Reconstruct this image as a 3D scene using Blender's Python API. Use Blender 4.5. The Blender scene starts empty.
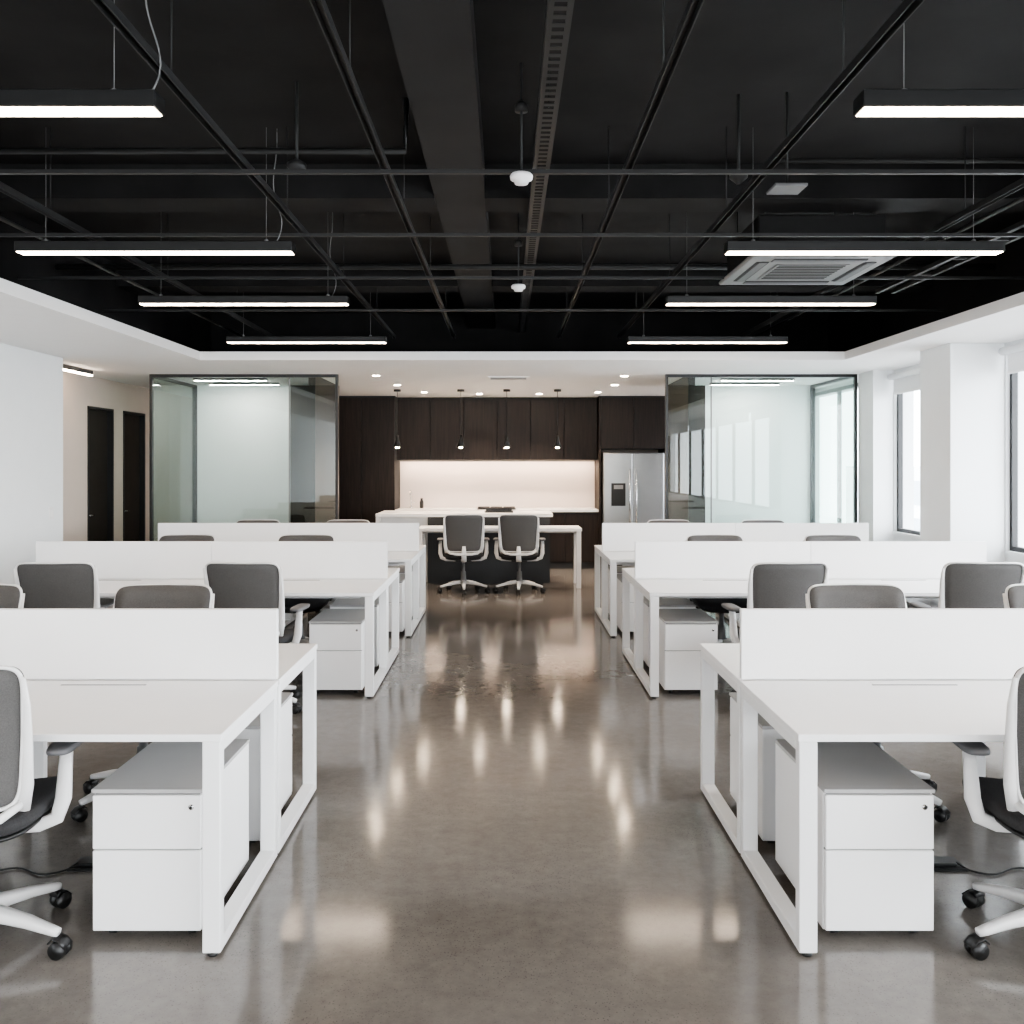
import bpy, bmesh, math, random
from mathutils import Vector, Matrix
random.seed(3)
scene=bpy.context.scene
# ---------------------------------------------------------------- materials
def nt(name):
    m=bpy.data.materials.new(name); m.use_nodes=True
    n=m.node_tree.nodes; b=n['Principled BSDF']
    return m,m.node_tree,b
def mat(name,col,rough=0.5,metal=0.0,var=0.04,scale=6.0,emit=None,es=0,spec=0.5,bump=0):
    m,t,b=nt(name)
    tc=t.nodes.new('ShaderNodeTexCoord'); no=t.nodes.new('ShaderNodeTexNoise'); no.inputs['Scale'].default_value=scale
    no.inputs['Detail'].default_value=3
    t.links.new(tc.outputs['Object'],no.inputs['Vector'])
    r=t.nodes.new('ShaderNodeValToRGB')
    r.color_ramp.elements[0].position=0.3; r.color_ramp.elements[1].position=0.7
    r.color_ramp.elements[0].color=[max(0,c*(1-var)) for c in col]+[1]
    r.color_ramp.elements[1].color=[min(1,c*(1+var)) for c in col]+[1]
    t.links.new(no.outputs['Fac'],r.inputs['Fac']); t.links.new(r.outputs['Color'],b.inputs['Base Color'])
    b.inputs['Roughness'].default_value=rough; b.inputs['Metallic'].default_value=metal
    b.inputs['Specular IOR Level'].default_value=spec
    if emit: b.inputs['Emission Color'].default_value=list(emit)+[1]; b.inputs['Emission Strength'].default_value=es
    if bump:
        bp=t.nodes.new('ShaderNodeBump'); bp.inputs['Strength'].default_value=bump; bp.inputs['Distance'].default_value=0.01
        t.links.new(no.outputs['Fac'],bp.inputs['Height']); t.links.new(bp.outputs['Normal'],b.inputs['Normal'])
    return m
def glassmat(name,tint,refl=0.12,mx_=.8):
    m=bpy.data.materials.new(name); m.use_nodes=True; t=m.node_tree; t.nodes.clear()
    o=t.nodes.new('ShaderNodeOutputMaterial'); mx=t.nodes.new('ShaderNodeMixShader')
    tr=t.nodes.new('ShaderNodeBsdfTransparent'); gl=t.nodes.new('ShaderNodeBsdfGlossy')
    tr.inputs['Color'].default_value=list(tint)+[1]; gl.inputs['Roughness'].default_value=0.01
    lw=t.nodes.new('ShaderNodeLayerWeight'); lw.inputs['Blend'].default_value=0.25
    mp=t.nodes.new('ShaderNodeMapRange'); mp.inputs['To Min'].default_value=refl; mp.inputs['To Max'].default_value=mx_
    t.links.new(lw.outputs['Fresnel'],mp.inputs['Value']); t.links.new(mp.outputs[0],mx.inputs[0])
    t.links.new(tr.outputs[0],mx.inputs[1]); t.links.new(gl.outputs[0],mx.inputs[2]); t.links.new(mx.outputs[0],o.inputs[0])
    return m
WALL=mat('wall_paint',(0.83,0.85,0.86),0.6,var=0.01)
WALLW=mat('wall_paint_warm',(0.62,0.53,0.465),0.6,var=0.01)
CEILW=mat('ceiling_white',(0.87,0.86,0.85),0.7,var=0.01)
BLACKC=mat('ceiling_black_paint',(0.0135,0.013,0.013),0.75,var=0.35,scale=2.5,spec=0.25)
BLACKB=mat('beam_black_paint',(0.022,0.0215,0.0215),0.7,var=0.2,scale=2,spec=0.3)
TRACK=mat('track_black',(0.024,0.024,0.024),0.5,var=0.1,spec=.35)
WHITE=mat('white_laminate',(0.88,0.875,0.87),0.35,var=0.01)
WMETAL=mat('white_powdercoat',(0.83,0.828,0.825),0.4,var=0.01)
SCREEN=mat('divider_white',(0.86,0.856,0.85),0.5,var=0.01)
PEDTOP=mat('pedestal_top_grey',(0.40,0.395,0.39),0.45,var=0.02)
GAP=mat('shadow_gap',(0.03,0.03,0.03),0.8)
PLASTW=mat('chair_white_plastic',(0.72,0.71,0.70),0.4,var=0.01)
MESH=mat('chair_mesh_grey',(0.098,0.094,0.091),0.8,var=0.15,scale=250,bump=0.2,spec=.3)
SEATF=mat('chair_seat_fabric',(0.03,0.029,0.030),0.9,var=0.2,scale=200,bump=0.3)
PADG=mat('armrest_grey',(0.13,0.13,0.135),0.6)
BLK=mat('black_plastic',(0.012,0.012,0.012),0.4)
STEEL=mat('stainless_steel',(0.48,0.485,0.49),0.33,metal=0.9,var=0.05,scale=3)
CHROME=mat('chrome',(0.7,0.7,0.7),0.12,metal=1.0)
FRAME=mat('dark_frame',(0.02,0.021,0.022),0.4)
DOORM=mat('dark_door',(0.018,0.013,0.010),0.5,var=0.2)
GLASS=glassmat('partition_glass',(0.91,0.965,0.945),0.055,.45)
WGLASS=glassmat('window_glass',(0.98,0.99,1.0),0.02,.12)
BARE=mat('light_diffuser',(1,1,1),0.5,emit=(1.0,0.80,0.62),es=20)
SPOTE=mat('downlight_lens',(1,1,1),0.5,emit=(1.0,0.80,0.58),es=100)
STRIPE=mat('strip_lens',(1,1,1),0.5,emit=(1.0,0.76,0.56),es=26)
MEETE=mat('meeting_light_lens',(1,1,1),0.5,emit=(1.0,0.95,0.88),es=42)
QUARTZ=mat('white_quartz',(0.82,0.81,0.80),0.25,var=0.03)
SPLASH=mat('backsplash',(0.76,0.68,0.64),0.35,var=0.02,scale=2)
GREYM=mat('grey_metal',(0.18,0.18,0.18),0.5)
BLIND=mat('blind_fabric',(0.78,0.79,0.80),0.8,var=0.01)
def woodmat():
    m,t,b=nt('dark_wood')
    tc=t.nodes.new('ShaderNodeTexCoord'); mp=t.nodes.new('ShaderNodeMapping'); mp.inputs['Scale'].default_value=(14,14,0.8)
    no=t.nodes.new('ShaderNodeTexNoise'); no.inputs['Scale'].default_value=3; no.inputs['Detail'].default_value=6
    r=t.nodes.new('ShaderNodeValToRGB'); r.color_ramp.elements[0].position=.3; r.color_ramp.elements[1].position=.75
    r.color_ramp.elements[0].color=(0.0085,0.0055,0.0045,1); r.color_ramp.elements[1].color=(0.026,0.016,0.012,1)
    t.links.new(tc.outputs['Object'],mp.inputs[0]); t.links.new(mp.outputs[0],no.inputs['Vector'])
    t.links.new(no.outputs['Fac'],r.inputs[0]); t.links.new(r.outputs[0],b.inputs['Base Color']); b.inputs['Roughness'].default_value=.5
    b.inputs['Specular IOR Level'].default_value=.35
    return m
WOOD=woodmat()
def floormat():
    m,t,b=nt('polished_concrete'); L=t.links.new; N=t.nodes.new
    tc=N('ShaderNodeTexCoord')
    n1=N('ShaderNodeTexNoise'); n1.inputs['Scale'].default_value=0.9; n1.inputs['Detail'].default_value=7; n1.inputs['Roughness'].default_value=.6
    L(tc.outputs['Object'],n1.inputs['Vector'])
    r1=N('ShaderNodeValToRGB'); r1.color_ramp.elements[0].position=.3; r1.color_ramp.elements[1].position=.72
    r1.color_ramp.elements[0].color=(0.146,0.132,0.119,1); r1.color_ramp.elements[1].color=(0.212,0.195,0.178,1)
    L(n1.outputs['Fac'],r1.inputs[0])
    # fine dark aggregate
    v=N('ShaderNodeTexVoronoi'); v.inputs['Scale'].default_value=95; v.inputs['Randomness'].default_value=1; L(tc.outputs['Object'],v.inputs['Vector'])
    r2=N('ShaderNodeValToRGB'); r2.color_ramp.elements[0].position=.12; r2.color_ramp.elements[1].position=.26
    r2.color_ramp.elements[0].color=(0.52,0.52,0.52,1); r2.color_ramp.elements[1].color=(1.03,1.03,1.03,1)
    L(v.outputs['Distance'],r2.inputs[0])
    n4=N('ShaderNodeTexNoise'); n4.inputs['Scale'].default_value=2.2; n4.inputs['Detail'].default_value=4; L(tc.outputs['Object'],n4.inputs['Vector'])
    mk=N('ShaderNodeMapRange'); mk.inputs['From Min'].default_value=.38; mk.inputs['From Max'].default_value=.62; mk.inputs['To Min'].default_value=.25; mk.inputs['To Max'].default_value=.95
    L(n4.outputs['Fac'],mk.inputs[0])
    n2=N('ShaderNodeTexNoise'); n2.inputs['Scale'].default_value=14; n2.inputs['Detail'].default_value=9; n2.inputs['Roughness'].default_value=.78; L(tc.outputs['Object'],n2.inputs['Vector'])
    r3=N('ShaderNodeValToRGB'); r3.color_ramp.elements[0].position=.35; r3.color_ramp.elements[1].position=.7
    r3.color_ramp.elements[0].color=(0.80,0.80,0.80,1); r3.color_ramp.elements[1].color=(1.12,1.12,1.12,1); L(n2.outputs['Fac'],r3.inputs[0])
    m1=N('ShaderNodeMix'); m1.data_type='RGBA'; m1.blend_type='MULTIPLY'
    L(mk.outputs[0],m1.inputs[0]); L(r1.outputs[0],m1.inputs[6]); L(r2.outputs[0],m1.inputs[7])
    m2=N('ShaderNodeMix'); m2.data_type='RGBA'; m2.blend_type='MULTIPLY'; m2.inputs[0].default_value=.9
    L(m1.outputs[2],m2.inputs[6]); L(r3.outputs[0],m2.inputs[7]); L(m2.outputs[2],b.inputs['Base Color'])
    mr=N('ShaderNodeMapRange'); mr.inputs['From Min'].default_value=.3; mr.inputs['From Max'].default_value=.7
    mr.inputs['To Min'].default_value=.095; mr.inputs['To Max'].default_value=.15
    L(n1.outputs['Fac'],mr.inputs[0]); L(mr.outputs[0],b.inputs['Roughness'])
    b.inputs['Specular IOR Level'].default_value=.75
    bp=N('ShaderNodeBump'); bp.inputs['Strength'].default_value=.03; bp.inputs['Distance'].default_value=.01
    n3=N('ShaderNodeTexNoise'); n3.inputs['Scale'].default_value=4; L(tc.outputs['Object'],n3.inputs['Vector'])
    L(n3.outputs['Fac'],bp.inputs['Height']); L(bp.outputs[0],b.inputs['Normal'])
    return m
FLOOR=floormat()
# ---------------------------------------------------------------- builder
class B:
    def __init__(s): s.bm=bmesh.new(); s.mats=[]
    def mi(s,m):
        if m not in s.mats: s.mats.append(m)
        return s.mats.index(m)
    def _merge(s,tb,m,smooth=False):
        i=s.mi(m)
        for f in tb.faces: f.material_index=i; f.smooth=smooth
        me=bpy.data.meshes.new('tmp'); tb.to_mesh(me); tb.free(); s.bm.from_mesh(me); bpy.data.meshes.remove(me)
    def box(s,x0,x1,y0,y1,z0,z1,m,bev=0.0,seg=1,rot=None):
        tb=bmesh.new(); bmesh.ops.create_cube(tb,size=1)
        c=Vector(((x0+x1)/2,(y0+y1)/2,(z0+z1)/2))
        for v in tb.verts: v.co=Vector((v.co.x*(x1-x0),v.co.y*(y1-y0),v.co.z*(z1-z0)))
        if bev: bmesh.ops.bevel(tb,geom=tb.edges[:],offset=bev,segments=seg,affect='EDGES',profile=.5)
        if rot is not None:
            for v in tb.verts: v.co=rot@v.co
        for v in tb.verts: v.co+=c
        s._merge(tb,m)
    def cyl(s,p0,p1,r0,r1,m,n=16,smooth=True):
        s.sweep([p0,p1],[(r0,r0),(r1,r1)],m,n=n,e=1,smooth=smooth)
    def sweep(s,pts,rs,m,n=10,e=1.0,closed=False,smooth=True,up=(0,0,1)):
        pts=[Vector(p) for p in pts]; N=len(pts)
        if isinstance(rs,tuple): rs=[rs]*N
        tb=bmesh.new(); rings=[]
        for i,p in enumerate(pts):
            if closed: t=pts[(i+1)%N]-pts[i-1]
            else: t=pts[min(i+1,N-1)]-pts[max(i-1,0)]
            t.normalize(); u=Vector(up)
            if abs(t.dot(u))>.98: u=Vector((0,1,0))
            a=t.cross(u).normalized(); b=a.cross(t).normalized(); ring=[]
            for k in range(n):
                th=2*math.pi*(k+.5)/n; c,d=math.cos(th),math.sin(th)
                cx=math.copysign(abs(c)**e,c); dy=math.copysign(abs(d)**e,d)
                ring.append(tb.verts.new(p+a*cx*rs[i][0]+b*dy*rs[i][1]))
            rings.append(ring)
        R=N if closed else N-1
        for i in range(R):
            A=rings[i]; C=rings[(i+1)%N]
            for k in range(n): tb.faces.new((A[k],A[(k+1)%n],C[(k+1)%n],C[k]))
        if not closed:
            tb.faces.new(rings[0][::-1]); tb.faces.new(rings[-1])
        bmesh.ops.recalc_face_normals(tb,faces=tb.faces[:])
        s._merge(tb,m,smooth)
    def lathe(s,prof,cx,cy,m,n=24,smooth=True):
        tb=bmesh.new(); rings=[]
        for r,z in prof: rings.append([tb.verts.new((cx+r*math.cos(2*math.pi*k/n),cy+r*math.sin(2*math.pi*k/n),z)) for k in range(n)])
        for a,c in zip(rings,rings[1:]):
            for k in range(n): tb.faces.new((a[k],a[(k+1)%n],c[(k+1)%n],c[k]))
        if prof[0][0]>1e-4: tb.faces.new(rings[0][::-1])
        if prof[-1][0]>1e-4: tb.faces.new(rings[-1])
        bmesh.ops.remove_doubles(tb,verts=tb.verts[:],dist=1e-5)
        bmesh.ops.recalc_face_normals(tb,faces=tb.faces[:]); s._merge(tb,m,smooth)
    def pad(s,c,h,m,e1=.45,e2=.35,nu=32,nv=12,fn=None):
        tb=bmesh.new(); rings=[]
        P=lambda v,e: math.copysign(abs(v)**e,v)
        for j in range(nv+1):
            ph=-math.pi/2+math.pi*j/nv; ring=[]
            for k in range(nu):
                th=2*math.pi*k/nu
                co=Vector((h[0]*P(math.cos(ph),e1)*P(math.cos(th),e2),h[1]*P(math.cos(ph),e1)*P(math.sin(th),e2),h[2]*P(math.sin(ph),e1)))
                if fn: co=fn(co)
                ring.append(tb.verts.new(co+Vector(c)))
            rings.append(ring)
        for a,d in zip(rings,rings[1:]):
            for k in range(nu): tb.faces.new((a[k],a[(k+1)%nu],d[(k+1)%nu],d[k]))
        bmesh.ops.remove_doubles(tb,verts=tb.verts[:],dist=1e-5)
        bmesh.ops.recalc_face_normals(tb,faces=tb.faces[:]); s._merge(tb,m,True)
    def mesh(s,name):
        me=bpy.data.meshes.new(name); s.bm.to_mesh(me); s.bm.free()
        for m in s.mats: me.materials.append(m)
        return me
    def obj(s,name,loc=(0,0,0),rz=0):
        return place(s.mesh(name),name,loc,rz)
def place(me,name,loc=(0,0,0),rz=0):
    o=bpy.data.objects.new(name,me); scene.collection.objects.link(o); o.location=loc; o.rotation_euler=(0,0,rz); return o
def boxobj(name,x0,x1,y0,y1,z0,z1,m,bev=0):
    b=B(); b.box(x0,x1,y0,y1,z0,z1,m,bev); return b.obj(name)
# ---------------------------------------------------------------- room constants
H=2.68; FT=2.765; SLAB=3.45; XL=-4.43; XR=4.38; DF=9.17; FXL=-3.12; FXR=3.45; DG=10.6; Y0=-3.5
boxobj('floor',-6,5.2,Y0,15,-0.15,0,FLOOR)
boxobj('ceiling',-6,5.2,Y0,15,SLAB,SLAB+.15,BLACKC)
b=B()
b.box(-6,FXL,Y0,DF,H,H+.03,CEILW); b.box(FXR,5.0,Y0,DF,H,H+.03,CEILW); b.box(-6,5.0,DF,15,H,H+.03,CEILW)
b.box(FXL-.03,FXL,Y0,DF+.03,H+.03,FT,CEILW); b.box(FXR,FXR+.03,Y0,DF+.03,H+.03,FT,CEILW); b.box(FXL,FXR,DF,DF+.03,H+.03,FT,CEILW)
b.obj('ceiling_soffit')
b=B()
b.box(FXL-.5,FXL-.45,Y0,11,H+.03,SLAB,BLACKC); b.box(FXR+.45,FXR+.5,Y0,11,H+.03,SLAB,BLACKC); b.box(FXL-.5,FXR+.5,10.9,11,H+.03,SLAB,BLACKC)
b.box(FXL-.45,FXL-.03,Y0,10.9,H+.03,H+.04,BLACKC); b.box(FXR+.03,FXR+.45,Y0,10.9,H+.03,H+.04,BLACKC); b.box(FXL-.03,FXR+.03,DF+.03,10.9,H+.03,H+.04,BLACKC)
b.obj('ceiling_plenum_upstand')
boxobj('wall_left',XL-.15,XL,Y0,9.0,0,H,WALL)
b=B(); 
def wall_with_holes(b,x0,x1,y0,y1,z0,z1,holes,m):
    ys=y0
    for (a,c,hz0,hz1) in sorted(holes):
        if a>ys: b.box(x0,x1,ys,a,z0,z1,m)
        if hz0>z0: b.box(x0,x1,a,c,z0,hz0,m)
        if hz1<z1: b.box(x0,x1,a,c,hz1,z1,m)
        ys=c
    if ys<y1: b.box(x0,x1,ys,y1,z0,z1,m)
CX=-5.0
wall_with_holes(b,CX-.15,CX,9.0,14.6,0,H,[(10.75,11.45,0,2.32),(11.75,12.45,0,2.32)],WALLW)
b.box(CX-.15,XL-.15,8.9,9.0,0,H,WALLW)
b.obj('wall_corridor')
for i,(a,c) in enumerate([(10.75,11.45),(11.75,12.45)]):
    b=B(); b.box(CX-.10,CX-.06,a+.03,c-.03,0.01,2.29,DOORM); 
    b.box(CX-.12,CX+.012,a+.001,a+.03,0,2.318,FRAME); b.box(CX-.12,CX+.012,c-.03,c-.001,0,2.318,FRAME); b.box(CX-.12,CX+.012,a+.03,c-.03,2.29,2.318,FRAME)
    b.cyl((CX-.06,a+.1,1.0),(CX-.01,a+.1,1.0),.01,.01,CHROME); b.cyl((CX-.012,a+.1,1.0),(CX-.012,a+.2,1.0),.009,.009,CHROME)
    b.obj('door_%d'%(i+1))
boxobj('wall_back',-5.15,5.0,14.6,14.75,0,H,WALLW)
b=B()
wins=[(-3.2,7.88,.86,2.64),(8.50,10.15,.86,2.64),(10.75,13.2,.40,2.64)]
wall_with_holes(b,XR,XR+.22,Y0,14.6,0,H,wins,WALL)
b.obj('wall_right')
b=B(); b.box(3.9,XR,7.9,8.48,0,H,WALL,.004); b.obj('column')
b=B(); b.box(4.15,XR-.001,10.17,10.60,0,H,WALL); b.obj('pier')
k=1
for (a,c,z0,z1),nm in zip(wins,(8,1,2)):
    b=B(); xx=XR+.03
    b.box(xx,xx+.05,a,c,z0,z0+.04,FRAME); b.box(xx,xx+.05,a,c,z1-.05,z1,FRAME)
    for i in range(nm+1):
        y=a+(c-a)*i/nm; y=min(max(y,a+.02),c-.02); b.box(xx,xx+.05,y-.02,y+.02,z0+.04,z1-.05,FRAME)
    b.box(xx+.02,xx+.03,a,c,z0+.04,z1-.05,WGLASS)
    b.box(XR-.02,XR,a,c,z0-.03,z0,WALL)
    b.obj('window_%d'%k); k+=1
for (a,c) in [(-3.1,-.3),(-.2,2.5),(2.6,5.1),(5.2,7.85),(8.52,10.14)]:
    b=B(); b.cyl((XR-.05,a,2.60),(XR-.05,c,2.60),.035,.035,BLIND,16); b.box(XR-.022,XR-.018,a+.03,c-.03,2.42,2.60,BLIND); b.box(XR-.03,XR-.01,a+.03,c-.03,2.40,2.42,WMETAL)
    b.obj('roller_blind')
b=B(); b.box(-4.43,XR,Y0-.15,Y0,0,.3,WALL); b.box(-4.43,XR,Y0-.15,Y0,2.6,SLAB,WALL)  # unseen rear wall, wide opening made to let sky light fill the room
for x in (-4.3,4.25): b.box(x-.12,x+.12,Y0-.15,Y0,.3,2.6,WALL)
b.obj('wall_front')
boxobj('baseboard_left',XL,XL+.012,Y0,9.0,0,.08,WMETAL); boxobj('baseboard_right',XR-.012,XR,Y0,7.9,0,.08,WMETAL)
b=B(); b.box(XL,XL+.008,8.72,8.80,1.08,1.20,WMETAL,.002); b.box(XL+.008,XL+.012,8.74,8.78,1.11,1.17,WHITE,.001); b.obj('light_switch')
# ---------------------------------------------------------------- glass meeting rooms
DB=12.1
for side in (-1,1):
    xo=-4.2 if side<0 else 4.14; xi=-1.98 if side<0 else 1.88
    lo,hi=min(xo,xi),max(xo,xi); b=B(); f=.03
    b.box(lo,hi,DG,DG+.05,H-.035,H,FRAME); b.box(lo,hi,DG,DG+.05,0,.05,FRAME)
    for x in (lo,hi-f): b.box(x,x+f,DG,DG+.05,.05,H-.035,FRAME)
    mid=lo+(hi-lo)*(.74 if side<0 else .24)
    b.box(mid-.006,mid+.006,DG+.015,DG+.035,.05,H-.035,GREYM)
    b.box(lo+f,hi-f,DG+.02,DG+.03,.05,H-.035,GLASS)
    x=xo if side<0 else xo-.05
    b.box(x,x+.05,DG+.05,DB,H-.035,H,FRAME); b.box(x,x+.05,DG+.05,DB,0,.05,FRAME); b.box(x+.02,x+.03,DG+.05,DB,.05,H-.035,GLASS)
    b.box(x,x+.05,DB-.05,DB,.05,H-.035,FRAME)
    b.obj('glass_partition')
    if side<0:
        boxobj('wall_meeting_room_left',-4.2,-2.9,DB,DB+.1,0,H,WALL); boxobj('wall_panel_left',-2.9,-2.26,DB,DB+.1,0,H,WOOD)
        boxobj('wall_side_left',-2.34,-2.26,DG+.06,DB,0,H,WOOD)
    else:
        boxobj('wall_meeting_room_right',2.68,4.14,DB,DB+.1,0,H,WALL); boxobj('wall_panel_right',2.16,2.68,DB,DB+.1,0,H,WOOD)
        boxobj('wall_side_right',2.16,2.24,DG+.06,DB,0,H,WOOD)
# ---------------------------------------------------------------- kitchen
b=B(); g=.004; HK=H-.002
def doors(b,x0,x1,n,yf,z0,z1):
    w=(x1-x0)/n
    for i in range(n): b.box(x0+i*w+g,x0+(i+1)*w-g,yf-.02,yf,z0+g,z1-g,WOOD,.002)
YW=14.598
b.box(-2.75,-1.72,13.92,YW,0,HK,GAP); doors(b,-2.75,-1.72,2,13.92,.1,H-.03)
b.box(-1.72,1.44,14.22,YW,1.69,HK,GAP); doors(b,-1.72,1.44,6,14.22,1.69,H-.03)
b.box(-1.72,1.44,13.97,YW,0,.875,GAP); doors(b,-1.72,1.44,6,13.97,.1,.86)
b.box(1.47,2.47,13.92,YW,1.86,HK,GAP); doors(b,1.47,2.47,2,13.92,1.86,H-.03)
b.box(2.47,2.75,13.9,YW,0,HK,WOOD); b.box(1.44,1.47,13.92,YW,0,HK,WOOD)
b.obj('kitchen_cabinets')
b=B(); b.box(-1.715,1.435,13.93,14.58,.88,.92,QUARTZ,.003); b.obj('kitchen_counter')
boxobj('kitchen_backsplash',-1.715,1.435,14.585,14.599,.92,1.685,SPLASH)
b=B(); b.box(-1.68,1.42,14.38,14.42,1.672,1.686,STRIPE); b.box(-1.70,1.43,14.36,14.38,1.665,1.686,GREYM); b.obj('under_cabinet_light')
b=B(); x0,x1=1.50,2.44
b.box(x0,x1,13.92,14.58,.02,1.80,GREYM); xm=(x0+x1)/2-.02
b.box(x0+.003,xm-.003,13.85,13.92,.08,1.79,STEEL,.012,2); b.box(xm+.003,x1-.003,13.85,13.92,.08,1.79,STEEL,.012,2)
for x in (xm-.05,xm+.05):
    b.cyl((x,13.80,.55),(x,13.80,1.55),.012,.012,CHROME,12)
    for z in (.6,1.5): b.cyl((x,13.80,z),(x,13.86,z),.008,.008,CHROME,8)
b.box(x0+.12,x0+.34,13.842,13.851,.98,1.33,BLK,.004); b.box(x0+.16,x0+.30,13.838,13.843,1.24,1.30,GREYM)
b.box(x0,x1,13.9,13.93,.02,.08,BLK)
b.obj('refrigerator')
b=B(); b.box(-1.07,.60,12.30,12.42,0,.90,BLK); b.box(-1.70,.60,12.42,13.1,0,.90,WOOD)
b.box(-1.78,.64,12.28,13.16,.90,.945,QUARTZ,.003); b.box(-1.78,-1.72,12.30,13.1,0,.90,QUARTZ)
b.box(-1.72,-1.07,12.36,12.42,0,.9,QUARTZ)
b.obj('kitchen_island')
b=B(); b.box(-1.16,.99,11.72,12.27,.745,.785,WHITE,.003)
for x in (.92,-1.15):
    b.box(x,x+.06,11.73,11.79,.0,.745,WMETAL,.003); b.box(x,x+.06,12.20,12.26,.0,.745,WMETAL,.003); b.box(x,x+.06,11.79,12.20,0.70,.745,WMETAL)
b.box(-1.09,.92,12.2,12.24,.69,.745,WMETAL)
b.obj('bar_table')
b=B(); b.sweep([(0,0,.0),(0,0,.22),(0,-.03,.27),(0,-.09,.28),(0,-.14,.25),(0,-.15,.2)],(.011,.011),CHROME,10); b.lathe([(.025,0),(.025,.02),(.012,.03)],0,0,CHROME); b.cyl((0,0,.08),(.06,0,.1),.006,.006,CHROME,8)
b.obj('kitchen_faucet',(-1.52,14.40,.92))
b=B(); b.box(-.3,.3,-.24,.24,0,.008,BLK,.003)
for x in (-.15,.15):
    for y in (-.1,.1): b.lathe([(.07,.008),(.075,.014),(.03,.018),(.0,.018)],x,y,GREYM)
for x in (-.2,0,.2): b.box(x-.09,x+.09,-.2,.2,.022,.03,BLK)
b.obj('cooktop',(-.15,14.2,.92))
b=B(); b.lathe([(.03,0),(.032,.1),(.02,.13),(.02,.16),(0,.16)],0,0,BLK); b.obj('soap_dispenser',(-1.35,14.4,.92))
b=B(); b.box(-.2,.2,-.12,.12,0,.02,BLK,.004); b.box(-.18,.18,-.11,-.1,.02,.04,BLK); b.box(-.18,.18,.1,.11,.02,.04,BLK); b.obj('serving_tray',(-.1,12.7,.945))
for x in (-1.54,-.64,.01,.73):
    b=B(); y=12.75
    b.lathe([(.05,H-.03),(.05,H)],x,y,BLK); b.cyl((x,y,2.02),(x,y,H-.02),.004,.004,BLK,8)
    b.lathe([(.018,2.03),(.022,2.0),(.028,1.95),(.060,1.86),(.057,1.86),(.03,1.94)],x,y,BLK)
    b.lathe([(.0,1.93),(.03,1.91),(.036,1.88),(.025,1.855),(0,1.845)],x,y,SPOTE)
    b.obj('pendant_lamp')
spots=[(-1.55,10.75),(-1.45,12.0),(-1.2,13.2),(1.42,10.8),(1.45,12.0),(1.35,13.2),(0.5,13.5),(-.4,13.5)]
for x,y in spots:
    b=B(); b.lathe([(.055,H-.004),(.055,H),(0,H)],x,y,WMETAL); b.lathe([(0,H-.006),(.042,H-.006),(.042,H-.004)],x,y,SPOTE)
    b.obj('recessed_downlight')
    l=bpy.data.lights.new('downlight_spot','SPOT'); l.energy=65; l.spot_size=math.radians(95); l.spot_blend=.6; l.color=(1,.80,.62); l.shadow_soft_size=.04
    o=bpy.data.objects.new('downlight_spot_light',l); scene.collection.objects.link(o); o.location=(x,y,H-.03)
for xc in (-3.4,3.1):
    for y in (11.1,11.7):
        b=B(); b.box(xc-.45,xc+.45,y-.025,y+.025,H-.03,H-.001,FRAME); b.box(xc-.44,xc+.44,y-.02,y+.02,H-.034,H-.03,MEETE); b.obj('meeting_room_linear_light')
b=B(); b.box(-4.72,-4.68,9.5,10.2,H-.05,H-.001,FRAME); b.box(-4.72,-4.68,9.51,10.19,H-.065,H-.05,BARE); b.obj('corridor_linear_light')
b=B(); b.box(-.22,.28,10.85,11.15,H-.012,H,WMETAL)
for i in range(6): b.box(-.19,.25,10.88+i*.045,10.895+i*.045,H-.015,H-.012,GREYM)
b.obj('ceiling_vent')
# ---------------------------------------------------------------- open ceiling services
LZ=2.765
def lightmesh():
    b=B(); b.box(-.75,.75,-.045,.045,0,.055,BLK,.003); b.box(-.742,.742,-.036,.036,-.003,.001,BARE)
    for x in (-.6,.6): b.cyl((x,0,.055),(x,0,SLAB-LZ-.002),.0014,.0014,GREYM,6); b.lathe([(.012,.055),(.012,.07),(.004,.075)],x,0,GREYM,10)
    return b.mesh('linear_pendant_light')
LM=lightmesh()
for y in (-1.4,.75,2.94,4.90,6.47,8.5):
    for s in (-1,1):
        xx=1.89 if y<3 else (1.915 if y<6 else 1.89)
        off=.01 if s<0 else (.01 if y!=4.90 else .03)
        place(LM,'linear_pendant_light',(s*xx+off,y,LZ))
for x,y in ((-1.16,2.94),(-1.25,4.90),(-1.25,6.47)):
    b=B(); pts=[]
    for i in range(25):
        t=i/24; pts.append((x+.03*math.sin(t*9)*(1-t),y+.02*math.sin(t*7),LZ+.058+t*(SLAB-.005-LZ-.058)))
    b.sweep(pts,(.003,.003),GREYM,6); b.obj('power_flex')
TZ=2.96; YS=Y0+.05
def channel(b,x,y0,y1,z,w=.017,h=.016): 
    b.box(x-w,x-w+.004,y0,y1,z,z+2*h,TRACK); b.box(x+w-.004,x+w,y0,y1,z,z+2*h,TRACK); b.box(x-w,x+w,y0,y1,z+2*h-.004,z+2*h,TRACK)
b=B()
for x in (-2.48,-1.19,-.555,.56,1.2,2.5):
    channel(b,x,YS,9.6,TZ)
    for y in (1.5,3.2,4.9,6.6,8.3): b.cyl((x,y,TZ+.03),(x,y,SLAB),.003,.003,TRACK,6)
for y in (1.2,4.12,5.25,6.45,7.8):
    b.box(-3.5,3.8,y-.012,y+.012,TZ-.018,TZ+.0,TRACK)
b.obj('ceiling_track_grid')
b=B(); b.box(-.44,-.13,YS,10.88,3.26,SLAB,BLACKB); b.obj('ceiling_beam')
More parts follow.
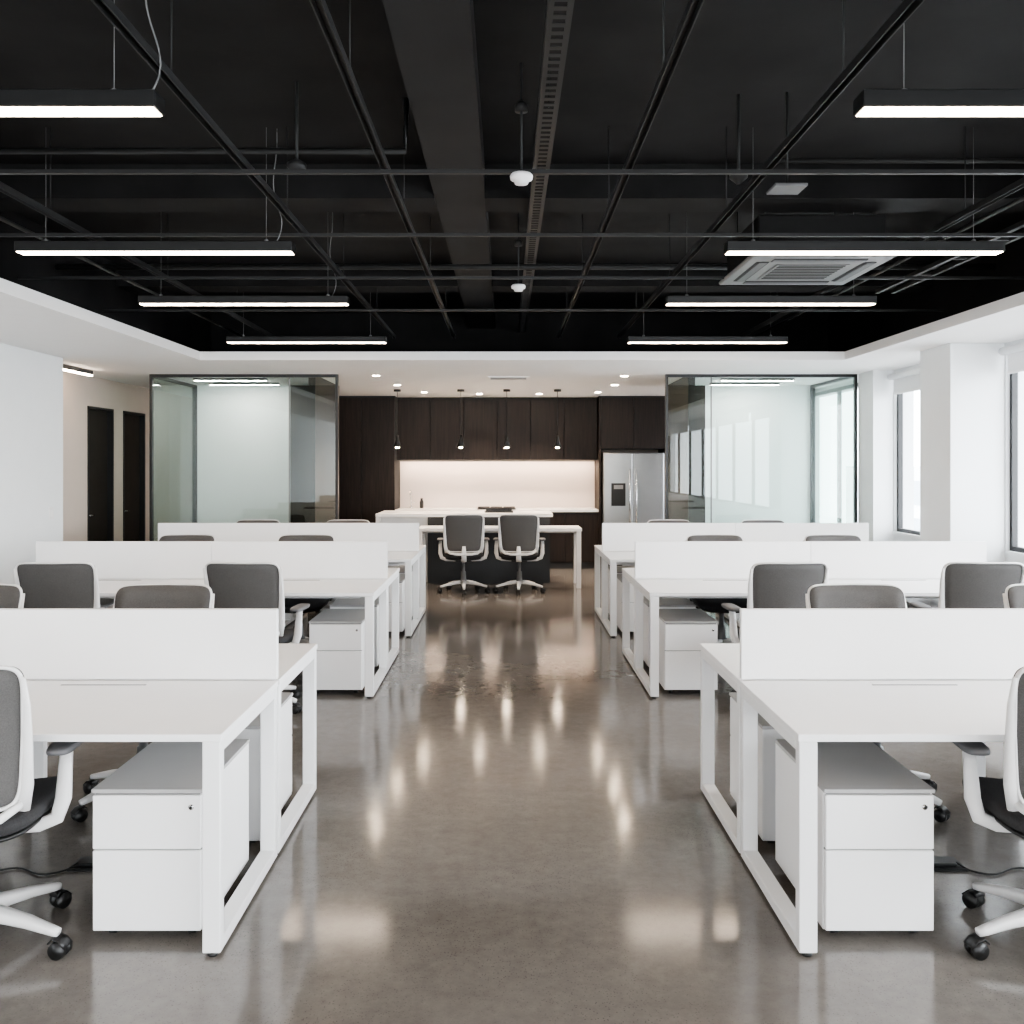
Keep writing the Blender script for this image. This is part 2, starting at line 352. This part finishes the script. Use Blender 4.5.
for y in (5.5,8.2):
    b=B(); b.box(FXL-.44,-.44,y,y+.3,3.24,SLAB,BLACKC); b.box(-.13,FXR+.44,y,y+.3,3.24,SLAB,BLACKC); b.obj('ceiling_cross_beam')
b=B(); x0,x1,z=.145,.235,3.20
b.box(x0,x0+.004,YS,10.8,z,z+.035,TRACK); b.box(x1-.004,x1,YS,10.8,z,z+.035,TRACK)
y=0.0
b.box(x0+.004,x0+.022,0,10.8,z,z+.003,TRACK); b.box(x1-.022,x1-.004,0,10.8,z,z+.003,TRACK)
while y<10.7: b.box(x0+.022,x1-.022,y,y+.03,z,z+.003,TRACK); y+=.06
for y in (2,4,6,8,10): b.cyl(((x0+x1)/2,y,z),((x0+x1)/2,y,3.44),.004,.004,TRACK,6)
b.obj('cable_tray')
def pipe(name,pts,r,m=TRACK):
    b=B(); b.sweep(pts,(r,r),m,12); b.obj(name)
pipe('sprinkler_pipe',[(-3.5,4.5,3.18),(-.5,4.5,3.18),(-.5,4.5,3.44)],.016)
pipe('sprinkler_pipe',[(-3.5,7.0,3.15),(3.8,7.0,3.15)],.022)
pipe('conduit',[(2.85,YS,3.08),(2.85,10.8,3.08)],.013)
pipe('conduit',[(-2.95,YS,3.05),(-2.95,10.8,3.05)],.013)
pipe('conduit',[(1.5,5.0,3.3),(3.8,5.0,3.3)],.013)
b=B(); b.box(2.95,2.98,YS,7.2,2.98,3.01,TRACK); b.box(3.08,3.11,YS,7.2,2.98,3.01,TRACK)
for i in range(20): b.box(2.98,3.08,-3+i*.5,-2.97+i*.5,2.985,3.0,TRACK)
b.obj('ladder_tray')
for x,y,zz in ((.07,4.1,2.92),(.09,6.55,2.905)):
    b=B(); b.lathe([(0,zz-.03),(.03,zz-.03),(.036,zz-.014),(.05,zz-.010),(.053,zz+.006),(.045,zz+.016),(0,zz+.016)],x,y,WHITE)
    b.cyl((x,y,zz+.015),(x,y,3.44),.006,.006,TRACK,8); b.lathe([(.03,zz+.3),(.03,zz+.33),(.01,zz+.35)],x,y,TRACK); b.obj('smoke_detector')
for x,y in ((-1.0,4.3),(1.15,4.45)):
    b=B(); b.cyl((x,y,3.02),(x,y,3.44),.008,.008,TRACK,8); b.lathe([(.012,3.0),(.045,3.03),(.045,3.05),(.012,3.07)],x,y,TRACK); b.obj('fire_sprinkler')
b=B(); b.box(1.30,1.46,4.35,4.5,2.96,2.975,PADG,.003); b.cyl((1.38,4.42,2.97),(1.38,4.42,3.44),.006,.006,TRACK,8); b.obj('wifi_access_point')
b=B(); cx,cy,w=2.02,6.15,.46; z=2.93
b.box(cx-w+.05,cx+w-.05,cy-w+.05,cy+w-.05,z+.03,z+.28,BLACKC,.01)
b.box(cx-w,cx+w,cy-w,cy+w,z,z+.03,GREYM,.01)
b.box(cx-.24,cx+.24,cy-.24,cy+.24,z-.006,z,GREYM,.002)
for i in range(9): b.box(cx-.22,cx+.22,cy-.22+i*.05,cy-.20+i*.05,z-.009,z-.005,GAP)
for s in (-1,1):
    b.box(cx-.30,cx+.30,cy+s*.35-.04,cy+s*.35+.04,z-.004,z,GAP); b.box(cx+s*.35-.04,cx+s*.35+.04,cy-.30,cy+.30,z-.004,z,GAP)
    b.box(cx-.30,cx+.30,cy+s*.35-.02,cy+s*.35+.03,z-.008,z-.004,PADG); b.box(cx+s*.35-.02,cx+s*.35+.03,cy-.30,cy+.30,z-.008,z-.004,PADG)
for sx in (-1,1):
    for sy in (-1,1): b.cyl((cx+sx*.35,cy+sy*.35,z+.2),(cx+sx*.35,cy+sy*.35,3.44),.005,.005,TRACK,6)
b.obj('ceiling_air_conditioner')
# ---------------------------------------------------------------- benches
DT=.73
def bench(inner,side,y0,length=2.72):
    b=B(); L=length; S=side
    def bx(a,c,ya,yb,za,zb,m,bev=.002):
        xa,xc=(a*S,c*S) if S>0 else (c*S,a*S)
        b.box(xa,xc,ya,yb,za,zb,m,bev)
    for r in (0,1):
        ya,yb=(0,.742) if r==0 else (.758,1.5)
        for i in (0,1):
            a=i*L/2+(.001 if i else 0); c=(i+1)*L/2-(.001 if i==0 else 0)
            bx(a,c,ya,yb,DT-.025,DT,WHITE)
            m_=(a+c)/2; ys=(.655,.665) if r==0 else (.835,.845)
            bx(m_-.17,m_+.17,ys[0],ys[1],DT,DT+.0012,GREYM,0)
            bx(m_-.16,m_+.16,ys[0]+(.01 if r==0 else -.06),ys[0]+(.07 if r==0 else 0),DT,DT+.0008,WMETAL,0)
        for xa in (0.004,L/2-.03,L-.064):
            w=.06
            bx(xa,xa+w,ya+.003,ya+.043,0.012,DT-.025,WMETAL,.003); bx(xa,xa+w,yb-.043,yb-.003,0.012,DT-.025,WMETAL,.003)
            bx(xa,xa+w,ya+.043,yb-.043,0.012,.052,WMETAL,.003); bx(xa,xa+w,ya+.043,yb-.043,DT-.065,DT-.025,WMETAL,.003)
            for yy in (ya+.022,yb-.022): b.lathe([(.018,0),(.018,.008),(.008,.012)],(xa+w/2)*S,yy,BLK,12)
        bx(.064,L-.064,ya+.3 if r==0 else yb-.34,ya+.34 if r==0 else yb-.3,DT-.065,DT-.025,WMETAL)
        bx(.064,L-.064,.60 if r==0 else .88,.62 if r==0 else .90,DT-.12,DT-.025,WMETAL)
    for i in (0,1): bx(i*L/2+(.006 if i==0 else .001),(i+1)*L/2-(.006 if i==1 else .001),.736,.764,DT+.004,1.02,SCREEN,.002)
    b.box(*( (0.2,L-.2) if S>0 else (-L+.2,-.2)),.62,.88,DT-.13,DT-.12,WMETAL)
    b.obj('bench_desk',(inner,y0,0))
PW=.372
def pedmesh():
    b=B(); w,d,h=PW,.56,.50
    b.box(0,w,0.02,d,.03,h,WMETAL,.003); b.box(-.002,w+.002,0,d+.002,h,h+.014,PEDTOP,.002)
    for z0,z1 in ((.035,.306),(.311,.493)):
        b.box(.003,w-.003,0.0,.019,z0,z1,WHITE,.003)
    b.box(.003,w-.003,.012,.021,.306,.311,GREYM); b.box(.01,w-.01,.012,.021,.493,.50,GREYM)
    b.cyl((w-.035,-.004,.455),(w-.035,.002,.455),.009,.009,CHROME,14); b.cyl((w-.035,-.006,.455),(w-.035,-.004,.455),.004,.004,BLK,8)
    for x in (.05,w-.05):
        for y in (.06,d-.06): b.cyl((x-.012,y,.016),(x+.012,y,.016),.016,.016,BLK,12)
    return b.mesh('drawer_pedestal')
PM=pedmesh()
def peds(inner,side,y0):
    for off in (.098 if side<0 else .122,2.23):
        xa=inner+side*off; xl=xa if side>0 else xa-PW
        place(PM,'drawer_pedestal',(xl,y0+.10,0))
        place(PM,'drawer_pedestal',(xl+PW,y0+1.5-.1,0),math.pi)
F=(2.94,6.20,8.4)
IN={-1:(-.93,-.91,-.88),1:(.955,.99,.97)}
for s in (-1,1):
    for i,y0 in enumerate(F): bench(IN[s][i],s,y0,2.72 if not(s<0 and i==2) else 2.66); peds(IN[s][i],s,y0)
# ---------------------------------------------------------------- chair
def chairmesh():
    b=B()
    for k in range(5):
        a=math.radians(90+36+72*k); c,s_=math.cos(a),math.sin(a)
        P=lambda r,z:(r*c,r*s_,z)
        b.sweep([P(.02,.125),P(.1,.12),P(.2,.105),P(.285,.085),P(.31,.08)],[(.032,.024),(.028,.022),(.022,.018),(.017,.014),(.014,.012)],PLASTW,10,e=.6)
        b.cyl(P(.30,.05),P(.30,.085),.008,.008,BLK,8)
        t=Vector((-s_,c,0)); p=Vector(P(.315,.029))
        for q in (-1,1): b.cyl(p+t*(.008*q),p+t*(.026*q),.029,.027,BLK,18)
        b.sweep([P(.285,.05),P(.30,.066),P(.325,.06),P(.345,.04)],[(.024,.003)]*4,BLK,8,e=.5)
    b.lathe([(.04,.10),(.044,.15),(.034,.17),(.030,.26),(.020,.262),(.019,.40)],0,0,GREYM)
    b.box(-.09,.09,-.14,.10,.39,.43,BLK,.012,2)
    b.cyl((.09,.0,.41),(.22,.0,.41),.007,.007,BLK,8)
    def sf(co):
        co=co.copy(); 
        if co.y>.1: co.z-=(co.y-.1)**2*1.2
        co.z+=.018*(abs(co.x)/.25)**2
        co.x*=1-.06*(co.y<0)*abs(co.y)/.24
        return co
    b.pad((0,.02,.425),(.235,.235,.012),BLK,fn=sf)
    b.pad((0,.02,.462),(.25,.25,.034),SEATF,fn=sf)
    z0,z1=.53,.995
    def outline(n):
        pts=[]
        for k in range(n):
            th=2*math.pi*k/n; c,s_=math.cos(th),math.sin(th)
            u=math.copysign(abs(c)**.22,c); v=math.copysign(abs(s_)**.22,s_)
            pts.append((u,v))
        return pts
    def bp(u,v,s=1.0):
        zz=(z0+z1)/2+v*(z1-z0)/2; hw=.228+.018*v
        x=u*hw; t=(zz-z0)/(z1-z0)
        y=-.225+.018*math.sin(t*math.pi)-.075*t+ .045*u*u
        return Vector((x*s,y,zz))
    O=outline(72)
    b.sweep([bp(u,v)+Vector((0,-.010,0)) for u,v in O],(.0065,.010),PLASTW,8,closed=True,up=(0,1,0))
    tb=bmesh.new(); fr=[]; bk=[]
    for sc in (1.004,.8,.6,.4,.2):
        fr.append([tb.verts.new(bp(u*sc,v*sc)+Vector((0,.012,0))) for u,v in O])
        bk.append([tb.verts.new(bp(u*sc*.99,v*sc*.99)+Vector((0,-.010,0))) for u,v in O])
    n=len(O)
    for rings,cy in ((fr,.012),(bk,-.010)):
        cv=tb.verts.new(bp(0,0)+Vector((0,cy,0)))
        for A,C in zip(rings,rings[1:]):
            for k in range(n): tb.faces.new((A[k],A[(k+1)%n],C[(k+1)%n],C[k]))
        for k in range(n): tb.faces.new((rings[-1][k],rings[-1][(k+1)%n],cv))
    for k in range(n): tb.faces.new((fr[0][k],fr[0][(k+1)%n],bk[0][(k+1)%n],bk[0][k]))
    bmesh.ops.recalc_face_normals(tb,faces=tb.faces[:])
    b._merge(tb,MESH,True)
    b.sweep([(0,-.08,.405),(0,-.20,.41),(0,-.275,.45),(0,-.262,.53),(0,-.262,.60)],[(.035,.012),(.035,.013),(.032,.014),(.03,.012),(.02,.008)],PLASTW,10,e=.6,up=(0,1,.3))
    for q in (-1,1):
        b.sweep([(q*.22,-.185,.52),(q*.232,-.192,.60),(q*.238,-.204,.72),(q*.244,-.230,.86),(q*.246,-.262,.955)],[(.014,.020),(.013,.022),(.011,.018),(.009,.014),(.005,.008)],PLASTW,8,up=(1,0,0))
        b.sweep([(0,-.27,.50),(q*.1,-.262,.50),(q*.17,-.235,.51),(q*.215,-.19,.54)],[(.016,.016),(.015,.015),(.014,.014),(.014,.014)],PLASTW,8)
        b.sweep([(q*.10,-.05,.415),(q*.22,-.05,.418),(q*.275,-.05,.44),(q*.292,-.04,.50),(q*.292,-.02,.60),(q*.29,0,.655)],[(.022,.012),(.022,.013),(.024,.015),(.026,.014),(.022,.013),(.02,.012)],PLASTW,10,e=.7,up=(0,1,0))
        b.pad((q*.288,.02,.668),(.043,.125,.015),PADG,e1=.6,e2=.5)
    return b.mesh('office_chair')
CM=chairmesh()
R=math.radians
chairs=[(-1.77,3.00,8),(1.85,3.00,-8),
 (-1.74,4.32,179),(-2.70,4.32,181),(1.78,4.32,181),(2.78,4.32,179),
 (-1.65,5.95,-4),(-2.87,5.95,4),(1.78,5.95,3),(3.05,5.95,-6),
 (-1.74,7.60,180),(-2.78,7.60,180),(1.82,7.60,180),(2.85,7.60,180),
 (-1.76,9.73,178),(-2.75,9.73,180),(1.82,9.73,183),(2.85,9.73,180),
 (-.54,11.42,4),(.17,11.42,-3)]
for x,y,a in chairs: place(CM,'office_chair',(x,y,0),R(a))
for x,y,s in ((-1.66,3.62,-1),(1.75,3.62,1)):
    b=B(); b.box(-.08,.08,-.06,.06,0,.010,BLK,.003); b.box(-.05,.05,-.035,.035,.010,.022,BLK,.003); b.obj('floor_power_box',(x,y,0))
    pts=[(x+s*(.05+.03*i),y-.02-.05*math.sin(i*.55)-.008*i,.020 if i==0 else .006) for i in range(0,11)]
    b=B(); b.sweep(pts,(.004,.004),BLK,6); b.obj('power_cable')
# ---------------------------------------------------------------- outside
OUT=mat('facade_light',(0.82,0.84,0.86),0.8,var=.05,scale=.3); OUTW=mat('facade_window',(0.42,0.48,0.54),0.4)
b=B(); b.box(34,40,-20,90,-12,1.5,OUT)
for i in range(28):
    for j in range(4): b.box(33.95,34,-18+i*3.8,-18+i*3.8+2.4,-11+j*3.1,-9+j*3.1,OUTW)
b.obj('neighbouring_building')
boxobj('street_ground',5.3,60,-40,110,-12.2,-12,mat('street_grey',(.5,.5,.5),.8))
# ---------------------------------------------------------------- lighting: bright overcast sky, brightest towards +X (gradient added to strengthen window daylight)
w=bpy.data.worlds.new('overcast_sky'); scene.world=w; w.use_nodes=True
t=w.node_tree; bg=t.nodes['Background']; bg.inputs[0].default_value=(0.93,0.965,1.0,1)
tc=t.nodes.new('ShaderNodeTexCoord'); sx=t.nodes.new('ShaderNodeSeparateXYZ'); mr=t.nodes.new('ShaderNodeMapRange')
t.links.new(tc.outputs['Generated'],sx.inputs[0]); t.links.new(sx.outputs['X'],mr.inputs['Value'])
mr.inputs['From Min'].default_value=0.0; mr.inputs['From Max'].default_value=0.8; mr.inputs['To Min'].default_value=2.7; mr.inputs['To Max'].default_value=9.5
t.links.new(mr.outputs[0],bg.inputs[1])
l=bpy.data.lights.new('sun','SUN'); l.energy=9; l.angle=.02; o=bpy.data.objects.new('sun',l); scene.collection.objects.link(o)  # added lamp from the left, brightens the building facade outside
o.rotation_euler=Vector((1,-.25,-.7)).to_track_quat('-Z','Y').to_euler()
def portal(loc,rot,sx_,sy_):
    l=bpy.data.lights.new('window_portal','AREA'); l.shape='RECTANGLE'; l.size=sx_; l.size_y=sy_; l.cycles.is_portal=True
    o=bpy.data.objects.new('window_portal',l); scene.collection.objects.link(o); o.location=loc; o.rotation_euler=rot
portal((XR+.2,2.34,1.75),(0,R(90),0),1.78,11.08)
portal((XR+.2,9.32,1.75),(0,R(90),0),1.78,1.65)
portal((XR+.2,11.97,1.52),(0,R(90),0),2.24,2.45)
portal((0,Y0-.1,1.45),(R(90),0,0),8.3,2.3)  # covers the added rear opening, no window there
# ---------------------------------------------------------------- camera
cam=bpy.data.cameras.new('camera'); co=bpy.data.objects.new('camera',cam); scene.collection.objects.link(co)
co.location=(0,0,1.61); co.rotation_euler=(R(90),0,0); cam.sensor_width=36; cam.lens=900/1024*36
cam.shift_x=6/1024; cam.shift_y=-47/1024; cam.clip_start=.05; cam.clip_end=300
scene.camera=co
scene.view_settings.view_transform='AgX'
try: scene.view_settings.look='AgX - Medium High Contrast'
except Exception as e: print(e)
scene.view_settings.exposure=1.08
